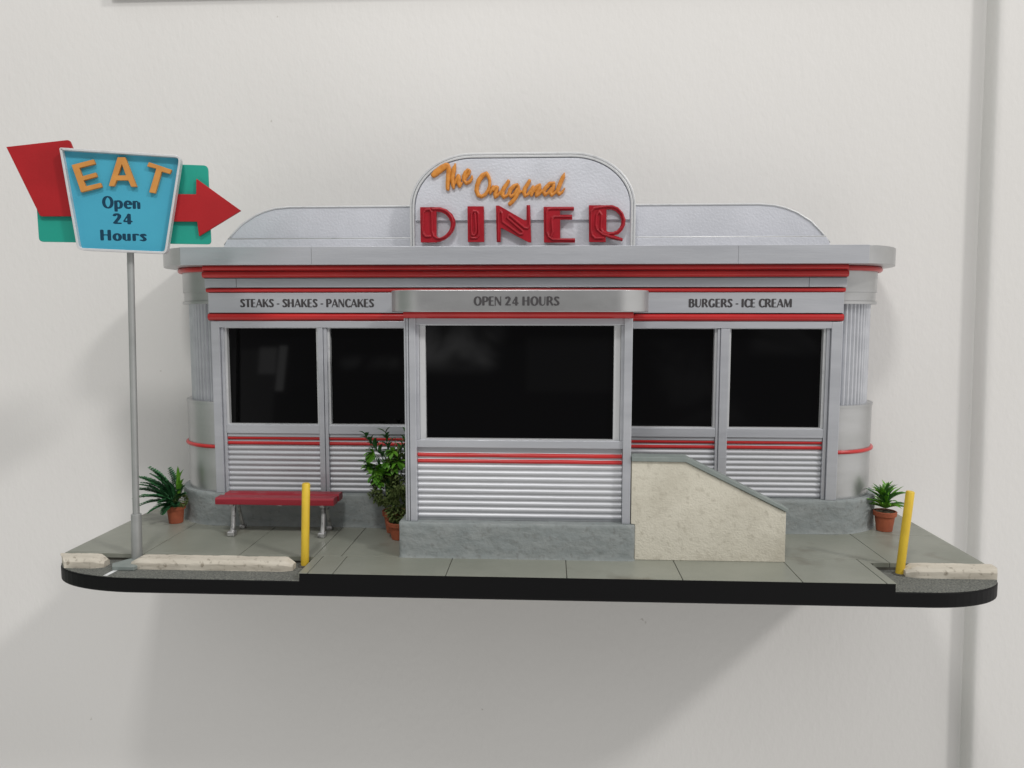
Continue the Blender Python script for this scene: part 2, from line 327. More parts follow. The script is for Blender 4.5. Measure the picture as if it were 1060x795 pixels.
DATA = json.loads('''{"THE":[[[-8.08,25.2,0.152],[-7.89,25.36,0.203],[-7.5,25.65,0.196],[-7.2,25.83,0.167],[-7.05,25.7,0.152]],[[-7.11,25.83,0.152],[-7.0,25.59,0.145],[-7.05,25.08,0.138],[-7.1,24.52,0.123],[-7.1,24.25,0.109]],[[-6.56,25.94,0.043],[-6.64,25.63,0.123],[-6.73,25.26,0.138],[-6.77,24.89,0.13],[-6.72,24.48,0.116],[-6.69,24.3,0.065]],[[-6.6,24.61,0.065],[-6.49,24.89,0.087],[-6.35,25.13,0.109],[-6.29,24.92,0.13],[-6.33,24.63,0.13],[-6.28,24.42,0.094],[-6.13,24.63,0.072]],[[-5.99,24.77,0.08],[-5.82,25.03,0.087],[-5.63,25.27,0.094],[-5.58,25.47,0.087],[-5.69,25.53,0.087],[-5.86,25.36,0.109],[-5.99,25.07,0.109],[-5.97,24.81,0.109],[-5.81,24.62,0.094],[-5.58,24.71,0.094],[-5.43,24.92,0.08],[-5.4,25.12,0.043]]],"ORIG":[[[-4.41,25.27,0.123],[-4.68,25.14,0.145],[-4.93,24.81,0.145],[-5.06,24.44,0.13],[-5.1,24.11,0.13],[-4.98,23.81,0.123],[-4.76,23.71,0.101],[-4.49,23.85,0.101],[-4.28,24.14,0.101],[-4.18,24.47,0.094],[-4.18,24.81,0.094],[-4.27,25.08,0.109],[-4.41,25.27,0.123]],[[-4.17,23.92,0.065],[-4.06,24.14,0.094],[-3.94,24.4,0.072]],[[-3.98,24.14,0.094],[-3.77,24.35,0.101],[-3.65,24.34,0.094],[-3.69,24.14,0.101],[-3.82,23.84,0.116],[-3.81,23.66,0.087],[-3.62,23.81,0.094],[-3.43,24.03,0.072]],[[-2.89,24.74,0.101],[-2.98,24.56,0.109],[-3.17,24.32,0.123],[-3.3,24.06,0.13],[-3.3,23.8,0.123],[-3.21,23.65,0.094],[-3.02,23.75,0.087],[-2.87,23.87,0.072]],[[-2.27,24.5,0.087],[-2.49,24.42,0.116],[-2.75,24.17,0.13],[-2.86,23.87,0.116],[-2.72,23.7,0.087],[-2.49,23.85,0.087],[-2.28,24.2,0.094]],[[-2.18,24.39,0.08],[-2.2,24.02,0.123],[-2.4,23.61,0.116],[-2.62,23.35,0.116],[-2.79,23.2,0.116]],[[-2.19,23.91,0.08],[-2.0,24.05,0.065]],[[-1.44,24.75,0.101],[-1.54,24.57,0.109],[-1.75,24.24,0.13],[-1.81,23.98,0.13],[-1.75,23.74,0.094],[-1.54,23.83,0.087],[-1.37,24.08,0.094]],[[-1.37,24.01,0.109],[-1.19,24.34,0.094],[-1.2,24.12,0.109],[-1.3,23.79,0.094]],[[-1.15,24.05,0.094],[-0.94,24.34,0.109],[-0.73,24.47,0.094],[-0.75,24.23,0.116],[-0.92,23.93,0.123],[-0.98,23.74,0.087],[-0.79,23.84,0.087],[-0.58,24.08,0.072]],[[0.24,24.59,0.094],[-0.04,24.55,0.116],[-0.32,24.28,0.123],[-0.48,24.04,0.109],[-0.38,23.79,0.094],[-0.17,23.93,0.087],[0.07,24.22,0.087]],[[0.23,24.44,0.101],[0.15,24.15,0.123],[0.01,23.93,0.116],[0.08,23.76,0.087],[0.3,23.93,0.08],[0.45,24.07,0.072]],[[0.96,25.26,0.029],[0.87,24.99,0.123],[0.7,24.62,0.13],[0.54,24.22,0.13],[0.48,24.0,0.116],[0.61,23.83,0.087],[0.82,23.98,0.08],[0.98,24.23,0.036]]],"LET":{"D":{"plus":[[[-9.0,22.99],[-7.86,22.98],[-7.88,20.58],[-8.98,20.59]],[[-8.29,22.99],[-7.58,22.98],[-7.13,22.82],[-6.78,22.52],[-6.58,22.14],[-6.56,21.8],[-6.68,21.4],[-6.94,21.05],[-7.25,20.81],[-7.65,20.63],[-8.32,20.59]]],"minus":[[[-7.87,22.7],[-7.54,22.66],[-7.23,22.5],[-7.01,22.25],[-6.88,21.95],[-6.89,21.65],[-7.01,21.35],[-7.24,21.08],[-7.55,20.91],[-7.75,20.91],[-7.88,21.03]]],"tubes":[[[-8.29,20.99],[-8.62,20.99],[-8.79,21.16],[-8.83,21.41],[-8.78,22.6],[-8.62,22.8],[-8.35,22.85],[-8.19,22.65],[-8.17,21.31],[-8.06,21.01],[-7.86,20.87],[-7.6,20.85],[-7.3,20.96],[-7.02,21.2],[-6.78,21.55],[-6.71,21.95],[-6.81,22.29],[-7.03,22.59],[-7.33,22.79],[-7.64,22.87],[-8.14,22.85]]]},"I":{"plus":[[[-5.71,23.03],[-4.58,23.02],[-4.56,20.6],[-5.69,20.6]]],"minus":[],"tubes":[[[-5.45,20.87],[-5.07,20.87],[-4.92,21.09],[-4.94,22.51],[-5.06,22.68],[-5.29,22.71],[-5.44,22.53],[-5.44,21.35],[-5.4,21.1],[-5.27,21.04],[-5.14,21.2],[-5.11,21.49],[-5.19,22.53]]]},"N":{"plus":[[[-3.74,23.07],[-3.53,23.07],[-1.73,22.04],[-1.63,22.09],[-1.63,23.08],[-1.38,23.08],[-1.3,20.56],[-1.47,20.56],[-3.41,21.58],[-3.42,20.59],[-3.69,20.59]]],"minus":[],"tubes":[[[-3.58,20.69],[-3.56,22.52],[-3.44,22.71],[-3.32,22.55],[-3.27,21.95],[-2.13,21.13],[-1.9,21.12],[-1.87,21.3],[-2.96,22.22],[-2.83,22.42],[-1.77,21.55],[-1.55,21.52],[-1.42,21.72],[-1.5,23.0]]]},"E2":{"plus":[[[-0.46,22.96],[1.62,22.95],[1.63,22.71],[0.68,22.72],[0.68,22.42],[1.51,22.42],[1.51,22.1],[0.69,22.1],[0.7,20.82],[1.72,20.82],[1.72,20.54],[-0.42,20.55]]],"minus":[],"tubes":[[[1.55,22.84],[0.02,22.84],[-0.2,22.76],[-0.25,22.56],[-0.23,21.25],[-0.09,20.92],[0.17,20.74],[1.66,20.71]],[[1.42,22.29],[0.33,22.3],[0.13,22.2],[0.11,21.97],[0.17,21.25],[0.07,20.96]]]},"R":{"plus":[[[2.64,23.05],[3.8,23.04],[3.82,20.56],[2.68,20.57]],[[3.34,23.05],[4.23,23.04],[4.63,22.89],[4.95,22.57],[5.16,22.08],[5.12,21.69],[4.95,21.35],[4.7,21.1],[4.43,21.03],[3.86,20.98],[3.36,20.98]],[[3.61,21.2],[3.96,21.15],[4.98,20.8],[4.96,20.61],[4.26,20.76],[3.61,21.01]]],"minus":[[[3.84,22.77],[4.19,22.77],[4.48,22.65],[4.73,22.43],[4.87,22.08],[4.87,21.79],[4.75,21.54],[4.55,21.32],[4.25,21.23],[3.96,21.25],[3.86,21.33]]],"tubes":[[[3.61,20.82],[3.09,20.82],[2.89,21.01],[2.81,21.31],[2.81,22.63],[2.99,22.85],[3.84,22.96],[4.28,22.94],[4.63,22.79],[4.91,22.47],[5.04,22.03],[4.92,21.59],[4.65,21.3],[4.35,21.15],[3.96,21.11],[3.61,21.23],[3.48,21.45],[3.51,22.38],[3.34,22.64],[3.19,22.41],[3.12,21.7],[3.21,21.4],[3.56,21.11],[4.26,20.88],[4.91,20.7]]]}},"SIGN":{"frame":[[-3.409,25.501],[3.485,25.3],[2.38,19.3],[-2.686,19.462]],"redL":[[-6.538,25.54],[-3.037,26.099],[-2.88,25.649],[-3.052,21.541],[-4.882,21.498]],"redR":[[2.638,23.023],[4.117,23.065],[4.162,24.026],[6.766,22.12],[4.2,20.479],[4.116,21.381],[2.576,21.347]],"teal":[[-5.0,21.521],[-4.943,19.969],[-3.092,19.96],[3.294,24.944],[4.806,24.968],[4.862,20.033],[2.251,19.988]],"E":[[-2.819,24.519],[-1.582,24.899],[-1.495,24.636],[-2.399,24.359],[-2.257,23.874],[-1.485,24.124],[-1.429,23.88],[-2.202,23.63],[-2.086,23.283],[-1.246,23.519],[-1.177,23.275],[-2.367,22.923]],"Aout":[[-0.211,25.068],[0.211,25.084],[0.793,23.355],[0.476,23.346],[0.336,23.724],[-0.336,23.703],[-0.485,23.352],[-0.787,23.343]],"Ahole":[[0.007,24.689],[0.213,24.004],[-0.257,23.988]],"T":[[1.551,24.849],[2.843,24.432],[2.731,24.179],[2.257,24.305],[1.845,22.987],[1.493,23.034],[1.957,24.473],[1.432,24.597]],"texts":[[-1.25,22.005],[0.986,22.061],[-0.714,21.086],[0.392,21.11],[-1.472,20.078],[1.185,20.066],[-0.477,22.78],[-0.522,21.732],[-1.115,20.727]],"poletop":[[0.108,19.353]]}}''')
WORLD_STOPS = [(.40, (1.08, 1.05, 1.01)), (.55, (.76, .745, .73)), (.70, (.76, .75, .745)), (.85, (.95, .94, .94))]
WORLD_STRENGTH = 0.86
PB, PA = 3.4, 60.0
PATCHES = [(-.384, -.360, -.078, -.042, .1, .6, 0, .003), (-.356, -.345, -.101, -.040, .13, 1.0, 0, .002), (-.42, -.36, -.15, -.045, .1, .15, 0, .004), (-.165, -.055, -.066, -.012, .3, .8, 1, .016), (-.03, .084, -.1, -.029, 0, .1, 0, .006), (.27, .37, -.045, -.01, .2, .2, 1, .012), (-.28, -.20, -.07, -.055, 0, .2, 1, .008), (.13, .23, -.14, -.04, -.2, .1, 1, .02)]
# ------------------------------------------------------------------ camera
cam = bpy.data.cameras.new('camera'); co = bpy.data.objects.new('camera', cam); COL.objects.link(co); scene.camera = co
Yc = Vector((39, -70.5, 785)).normalized(); Xc = Vector((16000, 82.5, -785)); Xc = (Xc - Yc * Xc.dot(Yc)).normalized(); Zc = Xc.cross(Yc)
if Zc.y > 0: Zc = -Zc
right = Vector((Xc.x, Yc.x, Zc.x)); down = Vector((Xc.y, Yc.y, Zc.y)); fwd = Vector((Xc.z, Yc.z, Zc.z))
co.matrix_world = Matrix(((right.x, -down.x, -fwd.x, 0), (right.y, -down.y, -fwd.y, -.45), (right.z, -down.z, -fwd.z, .155), (0, 0, 0, 1)))
cam.sensor_width = 36; cam.lens = 785 / 1060 * 36; cam.clip_start = .01; cam.clip_end = 100

YW = 16.5
# ------------------------------------------------------------------ wall behind
def wall_profile():
    p = [(-140, YW), (30.6, YW), (32.7, YW), (32.9, YW), (33.02, YW - .05)]
    p += [(33.1, YW - .4), (33.17, YW - .7), (33.24, YW - .95), (33.35, YW - 1.1), (33.55, YW - 1.17), (33.8, YW - 1.2), (34.0, YW - 1.2), (140, YW - 1.2)]
    return p
bm = BM(); prof = wall_profile(); rows = []
for zi in range(0, 41):
    z = -110 + zi * 6.5
    sh = -(z - 32) * .0185
    row = []
    for i, (x, y) in enumerate(prof):
        w = .1 * noise.noise((x * .02, z * .06, 3)) if 1 < i < len(prof) - 1 else 0
        row.append(bm.verts.new((x + (sh + w if 0 < i < len(prof) - 1 else 0), y, z)))
    rows.append(row)
for a, b in zip(rows[:-1], rows[1:]):
    for k in range(len(prof) - 1): bm.faces.new((a[k], a[k + 1], b[k + 1], b[k]))
props(obj('wall', bm, 'wall', smooth=40), kind='structure')
bm = BM(); box(bm, -34.9, 32.9, YW - .75, YW + .3, 40.85, 46)
props(obj('wall_ledge', bm, 'ledge', bevel=.1), kind='structure')

# ------------------------------------------------------------------ base board
XL, XR, YF = -31.75, 27.45, -1.05
def base_outline(ins=0.0):
    P = [(XL + ins, YW - .03), (XL + ins, 2.2)]
    P += [(XL + 6.5 + (6.5 - ins) * math.cos(t), 2.2 + (3.25 - ins) * math.sin(t)) for t in [math.radians(180 + 90 * k / 16) for k in range(1, 17)]]
    P += [(XR - 5.2 + (5.2 - ins) * math.cos(t), 2.0 + (3.05 - ins) * math.sin(t)) for t in [math.radians(270 + 90 * k / 16) for k in range(0, 17)]]
    P += [(XR - ins, YW - .03)]
    return P
base = thing('display_base', 'black wall-mounted base board carrying the grey pavement and asphalt corners under the diner', 'display base', (-2.1, YW, -1.45))
obj('board', prism_plan(BM(), base_outline(), -1.45, -.52), 'black', base, bevel=.12, seg=3)
obj('asphalt', prism_plan(BM(), base_outline(.04), -.515, -.47), 'asphalt', base)
o = obj('painted_line', prism_plan(BM(), [(-27.42, -.8), (-27.15, -.86), (-27.0, .9), (-27.28, .9)], -.469, -.463), 'white', base)
obj('fascia', box(BM(), -15.05, 20.2, YF - .014, YF + .3, -1.32, -.03), 'black', base, bevel=.012)
bm = BM(); prism_plan(bm, [(XL + .05, YW - .05), (XL + .05, 2.2), (-15.05, 2.2), (-15.05, YF + .3), (20.2, YF + .3), (20.2, 2.76), (XR - .05, 2.76), (XR - .05, YW - .05)], -.468, -.06)
obj('pavement_core', bm, 'joint', base)
g = .024
def slab(bm, P):
    cx = sum(p[0] for p in P) / len(P); cy = sum(p[1] for p in P) / len(P); Q = []
    for x, y in P: Q.append((x - g * (1 if x > cx else -1), y - g * (1 if y > cy else -1)))
    prism_plan(bm, Q, -.30, 0)
yj = lambda x: 2.35 + .033 * (x + 13)
bm = BM()
xe = [-15.12, -14.55, -13.0, -6.15, 1.1, 7.93, 14.88, 19.7, 20.28]
for a, b in zip(xe[:-1], xe[1:]): slab(bm, [(a, YF), (b, YF), (b, yj(b)), (a, yj(a))])
xe = [XL, -26.4, -20.1, -15.12]
for a, b in zip(xe[:-1], xe[1:]): slab(bm, [(a, 2.1), (b, 2.1), (b, 2.35), (a, 2.35)]); slab(bm, [(a, 2.35), (b, 2.35), (b, 8.95), (a, 8.95)])
xe = [-15.12, -13.4, -6.15, 1.1, 7.95, 14.95]
for a, b in zip(xe[:-1], xe[1:]): slab(bm, [(a, yj(a)), (b, yj(b)), (b, 8.95), (a, 8.95)])
slab(bm, [(21.5, 2.72), (XR, 2.72), (XR, 8.95), (21.5, 8.95)]); slab(bm, [(14.95, yj(14.95)), (20.28, yj(20.28)), (20.28, 2.74), (21.5, 2.72), (21.5, 8.95), (14.95, 8.95)])
xe = [XL, -26.4, 21.5, XR]
for a, b in zip(xe[:-1], xe[1:]): slab(bm, [(a, 8.95), (b, 8.95), (b, YW - .04), (a, YW - .04)])
obj('pavement', bm, 'pave', base, bevel=.02)

# ------------------------------------------------------------------ diner
D = thing('diner', 'silver and red model diner with black windows, rounded corners and a raised name board', 'diner', (-2.05, 13, 0))
CL, CR, CYp = -24.2, 20.1, 13.5
def arc_plan(side, r, yb=YW - .02, n=20, x_in=None):
    cx = CL if side < 0 else CR
    P = [(cx + side * r * math.sin(PI / 2 * k / n), CYp - r * math.cos(PI / 2 * k / n)) for k in range(n + 1)]
    return P + [(cx + side * r, yb)]
# foundation with hand-worked wobble
def foundation_mesh(path, z1, closed_in=None, seed=0):
    bm = BM(); dense = []
    for a, b in zip(path[:-1], path[1:]):
        n = max(1, int(math.hypot(b[0] - a[0], b[1] - a[1]) / .35))
        dense += [(a[0] + (b[0] - a[0]) * k / n, a[1] + (b[1] - a[1]) * k / n) for k in range(n)]
    dense.append(path[-1]); rows = []; nz = 8
    cxm = sum(p[0] for p in path) / len(path)
    zs = [0, .12, .4, .8, 1.2, 1.6, z1 - .25, z1 - .07, z1]
    for q, z in enumerate(zs):
        ins = {0: -.05, 1: .0}.get(q, 0) + (.05 if q == len(zs) - 1 else 0) + (.0)
        row = []
        for i, (x, y) in enumerate(dense):
            w = .045 * noise.noise((x * .9 + seed, y * .9, z * 1.3)) + .02 * noise.noise((x * 3 + seed, y * 3, z * 4))
            t = Vector((dense[min(i + 1, len(dense) - 1)][0] - dense[max(i - 1, 0)][0], dense[min(i + 1, len(dense) - 1)][1] - dense[max(i - 1, 0)][1], 0)).normalized()
            nrm = Vector((t.y, -t.x, 0))
            row.append(bm.verts.new((x + nrm.x * (w - ins), y + nrm.y * (w - ins), z)))
        rows.append(row)
    for a, b in zip(rows[:-1], rows[1:]):
        for k in range(len(a) - 1): bm.faces.new((a[k], a[k + 1], b[k + 1], b[k]))
    bm.faces.new(rows[-1])
    return bm
rf = 4.52; n = 20
PL = [(CL - rf * math.sin(PI / 2 * k / n), CYp - rf * math.cos(PI / 2 * k / n)) for k in range(n, -1, -1)]
PR = [(CR + rf * math.sin(PI / 2 * k / n), CYp - rf * math.cos(PI / 2 * k / n)) for k in range(0, n + 1)]
path = [(CL - rf, YW - .05)] + PL + PR + [(CR + rf, YW - .05)]
obj('foundation', foundation_mesh(path, 2.42), 'concrete', D, smooth=50)
# dark core body
bm = BM(); box(bm, -24.3, 20.2, 10.35, YW - .03, 2.3, 19.1); obj('body', bm, 'groove', D)

# corner columns
def corner(side):
    def arcbox(bm, r, z0, z1): prism_plan(bm, arc_plan(side, r) + [((CL if side < 0 else CR), YW - .02)], z0, z1)
    bm = BM(); arcbox(bm, 4.04, 2.43, 9.0); arcbox(bm, 4.09, 9.0, 9.17)
    c = obj('corner_column', bm, 'silver_round', D, smooth=40)
    bm = BM(); arcbox(bm, 4.06, 17.2, 18.75); arcbox(bm, 3.98, 16.58, 17.2); arcbox(bm, 4.1, 16.36, 16.56)
    obj('capital', bm, 'silver_round', c, smooth=40)
    # fluted shaft : rounded ribs round the corner
    bm = BM(); cx = CL if side < 0 else CR; r = 3.56; nr = 16; P = []
    for k in range(nr):
        for q in range(8):
            t = (k + q / 8) / nr * PI / 2; rr = r + .13 * abs(math.sin(PI * q / 8)) ** .8
            P.append((cx + side * rr * math.sin(t), CYp - rr * math.cos(t)))
    P += [(cx + side * r, CYp), (cx + side * r, YW - .02), (cx, YW - .02)]
    prism_plan(bm, P, 9.16, 16.38)
    obj('fluted_shaft', bm, 'silver', c, smooth=30)
    for rr, z, tr, nm in ((4.1, 5.83, .14, 'red_ring'), (4.2, 18.85, .19, 'red_ring')):
        bm = BM(); pts = [(cx + side * rr * math.sin(PI / 2 * k / 24), CYp - rr * math.cos(PI / 2 * k / 24), z) for k in range(25)] + [(cx + side * rr, YW - .05, z)]
        tube(bm, pts, tr, 10); obj(nm, bm, 'red', c, smooth='all')
corner(-1); corner(1)

def corrugated(x0, x1, z0, z1, zfirst, pitch, yb, name='corrugated_panel', parent=None, red=2, nred=None):
    prof = []; z = zfirst - pitch / 2; k = 0
    pts = [(yb, z0)]
    while z + pitch <= z1 + .02:
        for q in range(0, 11):
            a = q / 10
            pts.append((yb - .02 - .085 * math.sin(PI * a), z + pitch * (.08 + .84 * a)))
        z += pitch; k += 1
    pts.append((yb, z1))
    bm = sweep_profile_x(BM(), pts, x0, x1, 24, .006)
    p = obj(name, bm, 'ribbed', parent, smooth=60)
    return p
def red_lines(parent, x0, x1, zs, yb):
    for z in zs:
        obj('red_stripe', halfround(x0, x1, yb, z, .135, .16, 30, .014), 'red', parent, smooth=60)

def window(x0, x1, z0, z1, yf, yp, parent, jl=.2, jr=.2, name='window'):
    bm = BM()                                             # stepped frame
    ring_front(bm, [(x0 - .02, z0 - .02), (x1 + .02, z0 - .02), (x1 + .02, z1 + .02), (x0 - .02, z1 + .02)],
               [(x0 + jl, z0 + .06), (x1 - jr, z0 + .06), (x1 - jr, z1 - .03), (x0 + jl, z1 - .03)], yf + .16, yp + .05)
    w = obj(name, bm, 'silver_edge', parent, bevel=.02)
    bm = BM(); box(bm, x0 + .02, x1 - .02, yp, yp + .1, z0 + .02, z1 - .02)
    obj('pane', bm, 'glass', w)
    return w
ZB, ZT = 7.5, 14.62
def bays(xs, post_w):
    pass
# windows, left pair and right pair
for x0, x1 in ((-23.75, -16.8), (-16.12, -9.2), (5.2, 11.85), (12.68, 19.42)):
    window(x0, x1, ZB, ZT, 9.3, 9.85, D, jl=.16, jr=.16)
    bm = BM(); box(bm, x0, x1, 9.3, 10.3, 6.86, ZB); box(bm, x0, x1, 9.42, 10.3, 6.6, 6.84)
    obj('window_sill', bm, 'silver', D, bevel=.03)
    cp = corrugated(x0, x1, 2.43, 6.62, 2.62, .388, 9.62, parent=D)
    red_lines(cp, x0 + .01, x1 - .01, (6.11, 6.50), 9.60)
# posts
def post(x0, x1, y0, z0, z1, parent=D, flutes=0):
    bm = BM(); w = x1 - x0
    if flutes:
        box(bm, x0, x1, y0 + .12, y0 + .9, z0, z1)
        k = w / flutes
        for i in range(flutes): box(bm, x0 + k * i + .03, x0 + k * (i + 1) - .03, y0, y0 + .13, z0, z1)
    else: box(bm, x0, x1, y0, y0 + .9, z0, z1)
    return obj('post', bm, 'silver', parent, bevel=.03)
post(-24.62, -24.0, 9.15, 2.43, 15.1); post(-23.98, -23.76, 9.33, 2.43, 14.62)
post(-16.79, -16.4, 9.2, 2.43, 14.62); post(-16.38, -16.13, 9.28, 2.43, 14.62)
post(11.86, 12.05, 9.28, 2.43, 14.62); post(12.07, 12.67, 9.2, 2.43, 14.62)
post(19.44, 19.68, 9.33, 2.43, 14.62); post(19.7, 20.45, 9.15, 2.43, 15.1)
for a, b in ((-24.0, -9.0), (5.0, 19.7)):
    bm = BM(); box(bm, a, b, 9.16, 10.3, 14.64, 15.12); obj('head_rail', bm, 'silver', D, bevel=.03)
# bands above the windows
def part(name, bm, m, parent=D, **k): return obj(name, bm, m, parent, **k)
part('red_band', halfround(-24.75, 20.45, 9.2, 15.41, .25, .22), 'red', smooth=60)
bm = BM(); box(bm, -24.72, 20.42, 9.22, 10.3, 15.13, 17.5); part('backing_strip', bm, 'groove')
bm = BM(); box(bm, -24.68, 20.4, 9.02, 9.3, 15.72, 17.14); sb = part('sign_band', bm, 'silver', bevel=.02)
part('red_band', halfround(-24.78, 20.46, 9.12, 17.33, .155, .22), 'red', smooth=60)
bm = BM(); 
for a, b in ((-24.8, -22.5), (-22.47, 17.9), (17.93, 20.5)): box(bm, a, b, 8.8, 10.3, 17.52, 18.18)
part('upper_band', bm, 'silver', bevel=.02)
bm = BM(); box(bm, -24.68, 20.34, 8.46, 10.3, 18.14, 19.04); part('cornice_backing', bm, 'groove')
part('cornice', halfround(-24.75, 20.4, 8.5, 18.42, .23, .24), 'red', smooth=60)
part('cornice', halfround(-24.7, 20.37, 8.5, 18.86, .19, .24), 'red', smooth=60)
def front_place(y): return lambda x, z, h: (x, y - h, z)
obj('lettering', text_mesh(BM(), 'STEAKS - SHAKES - PANCAKES', -22.33, -12.55, 16.1, .60, front_place(9.018), 1.1), 'ink', sb)
obj('lettering', text_mesh(BM(), 'BURGERS - ICE CREAM', 9.72, 16.88, 16.1, .60, front_place(9.018), 1.1), 'ink', sb)

# roof slab
def roof_plan(ins=0.0):
    P = []
    cx, cy, r = 18.9, 13.0, 6.07
    a0 = math.atan2(7.5 - cy, 21.4 - cx)
    P += [(-25.9 + ins, 7.5 + ins), (21.4 - ins, 7.5 + ins)]
    P += [(cx + (r - ins) * math.cos(a0 * (1 - k / 16)), cy + (r - ins) * math.sin(a0 * (1 - k / 16))) for k in range(1, 17)]
    P += [(cx + r - ins, YW - .02), (-23.0 - 6.17 + ins, YW - .02)]
    a1 = math.atan2(7.5 - cy, -25.9 + 23.0)
    r = 6.17
    P += [(-23.0 + (r - ins) * math.cos(-PI + (a1 + PI) * k / 16), cy + (r - ins) * math.sin(-PI + (a1 + PI) * k / 16)) for k in range(0, 16)]
    return P
rs = part('roof_slab', prism_plan(BM(), roof_plan(), 19.03, 20.26), 'silver_round', smooth=30, bevel=.03)
bm = BM(); xs = [-25.88, -16.55, 12.7, 21.38]
for a, b in zip(xs[:-1], xs[1:]): box(bm, a + .012, b - .012, 7.46, 7.6, 19.035, 20.27)
obj('fascia', bm, 'silver', rs, bevel=.015)

# parapet
pl = [(-23.75, 20.2), (-23.57, 20.6), (-22.98, 21.35), (-22.24, 22.08), (-21.25, 22.7), (-20.5, 23.0), (-19.73, 23.19), (-18.67, 23.28)]
pr = [(-4.1 - x, z) for x, z in pl][::-1]
pr = [(x + .0, z) for x, z in pr]
bm = BM(); prism_front(bm, pl + pr, 9.6, 10.3); pp = part('parapet', bm, 'silver_board', bevel=.02)
bm = BM(); tube(bm, [(x, 9.58, z) for x, z in pl[1:] + pr[:-1]], .07, 8); obj('edge_bead', bm, 'silver_edge', pp, smooth='all')
bm = BM(); prism_front(bm, [(-23.7, 20.2), (-23.3, 20.98), (19.2, 20.98), (19.6, 20.2)], 9.4, 9.62); obj('lower_step', bm, 'silver_board', pp, bevel=.03)
bm = BM(); tube(bm, [(-23.25, 9.45, 21.02), (-10, 9.45, 21.03), (5, 9.45, 21.02), (19.15, 9.45, 21.02)], .06, 8); obj('edge_bead', bm, 'silver_edge', pp, smooth='all')

# name board
NX0, NX1, NZ1 = -9.8, 5.88, 26.72
def board_outline(ins, zb=20.2):
    P = [(NX0 + ins, zb)]
    rx, rz = 4.4 - ins, 3.7 - ins
    for k in range(0, 17):
        t = PI - PI / 2 * k / 16; P.append((NX0 + 4.4 + rx * math.cos(t), 23.02 + rz * math.sin(t)))
    for k in range(0, 17):
        t = PI / 2 - PI / 2 * k / 16; P.append((NX1 - 4.4 + rx * math.cos(t), 23.02 + rz * math.sin(t)))
    P.append((NX1 - ins, zb)); return P
bm = BM(); prism_front(bm, board_outline(.02), 8.55, 9.55); nb = part('name_board', bm, 'silver_board')
bm = BM(); ring_front(bm, board_outline(0), board_outline(.15), 8.42, 9.2, closed=False); obj('rim', bm, 'silver_edge', nb, bevel=.03)
bm = BM(); ring_front(bm, board_outline(.19), board_outline(.34), 8.34, 8.6, closed=False); obj('rim', bm, 'silver_edge', nb, bevel=.03)
bm = BM(); prism_front(bm, [p for p in board_outline(.42, 22.12)], 8.36, 8.6); obj('upper_panel', bm, 'silver_board', nb, bevel=.02)
bm = BM()
def strokes_fun(strokes, dome=.12, base=.16):
    def fun(X, Y):
        Dm = np.full(X.shape, -9.)
        for st in strokes:
            for a, b in zip(st[:-1], st[1:]):
                Dm = np.maximum(Dm, seg_d(X, Y, a, b, 1, 1, a[2] * 1.12, b[2] * 1.12))
        t = np.clip(Dm / .14, 0, 1)
        return Dm, base + dome * np.sqrt(1 - (1 - t) ** 2)
    return fun
def bbox_of(strokes):
    xs = [p[0] for s in strokes for p in s]; zs = [p[1] for s in strokes for p in s]
    return (min(xs) - .35, min(zs) - .35, max(xs) + .35, max(zs) + .35)
obj('script_word', field_mesh(BM(), strokes_fun(DATA['THE']), bbox_of(DATA['THE']), .026, front_place(8.355)), 'orange', nb, smooth=45)
obj('script_word', field_mesh(BM(), strokes_fun(DATA['ORIG']), bbox_of(DATA['ORIG']), .026, front_place(8.355)), 'orange', nb, smooth=45)
def letter_fun(L):
    def fun(X, Y):
        Dm = np.full(X.shape, -9.)
        for P in L['plus']: Dm = np.maximum(Dm, poly_sd(X, Y, P))
        for P in L['minus']: Dm = np.minimum(Dm, -poly_sd(X, Y, P))
        T = np.full(X.shape, 9.)
        for P in L['tubes']:
            for a, b in zip(P[:-1], P[1:]): T = np.minimum(T, seg_d(X, Y, a, b))
        tr = .085
        return Dm, .30 + np.where(T < tr, .115 * np.sqrt(np.clip(1 - (T / tr) ** 2, 0, 1)), 0)
    return fun
for k in 'D I N E2 R'.split():
    L = DATA['LET'][k]
    obj('letter', field_mesh(BM(), letter_fun(L), bbox_of(L['plus']), .024, front_place(8.3)), 'red_letter', nb, smooth=50)
# canopy over the bay
bm = BM(); r = 2.3; P = [(-10.15, 9.0), (-10.15, 1.5 + r)] + [(-10.15 + r - r * math.cos(t), 1.5 + r - r * math.sin(t)) for t in [PI / 2 * k / 12 for k in range(1, 13)]]
P += [(6.25 - r + r * math.sin(t), 1.5 + r - r * math.cos(t)) for t in [PI / 2 * k / 12 for k in range(0, 13)]] + [(6.25, 9.0)]
prism_plan(bm, P, 15.74, 17.08); cn = part('canopy', bm, 'silver_round', smooth=40, bevel=.04)
obj('lettering', text_mesh(BM(), 'OPEN 24 HOURS', -4.66, .6, 16.12, .56, front_place(1.496), 1.05), 'ink', cn)
obj('red_band', sweep_profile_x(BM(), [(3.2, 15.36), (2.35, 15.36), (2.2, 15.45), (2.12, 15.6), (2.15, 15.735), (3.2, 15.735)], -9.15, 5.15, 10), 'red', cn, bevel=.03)

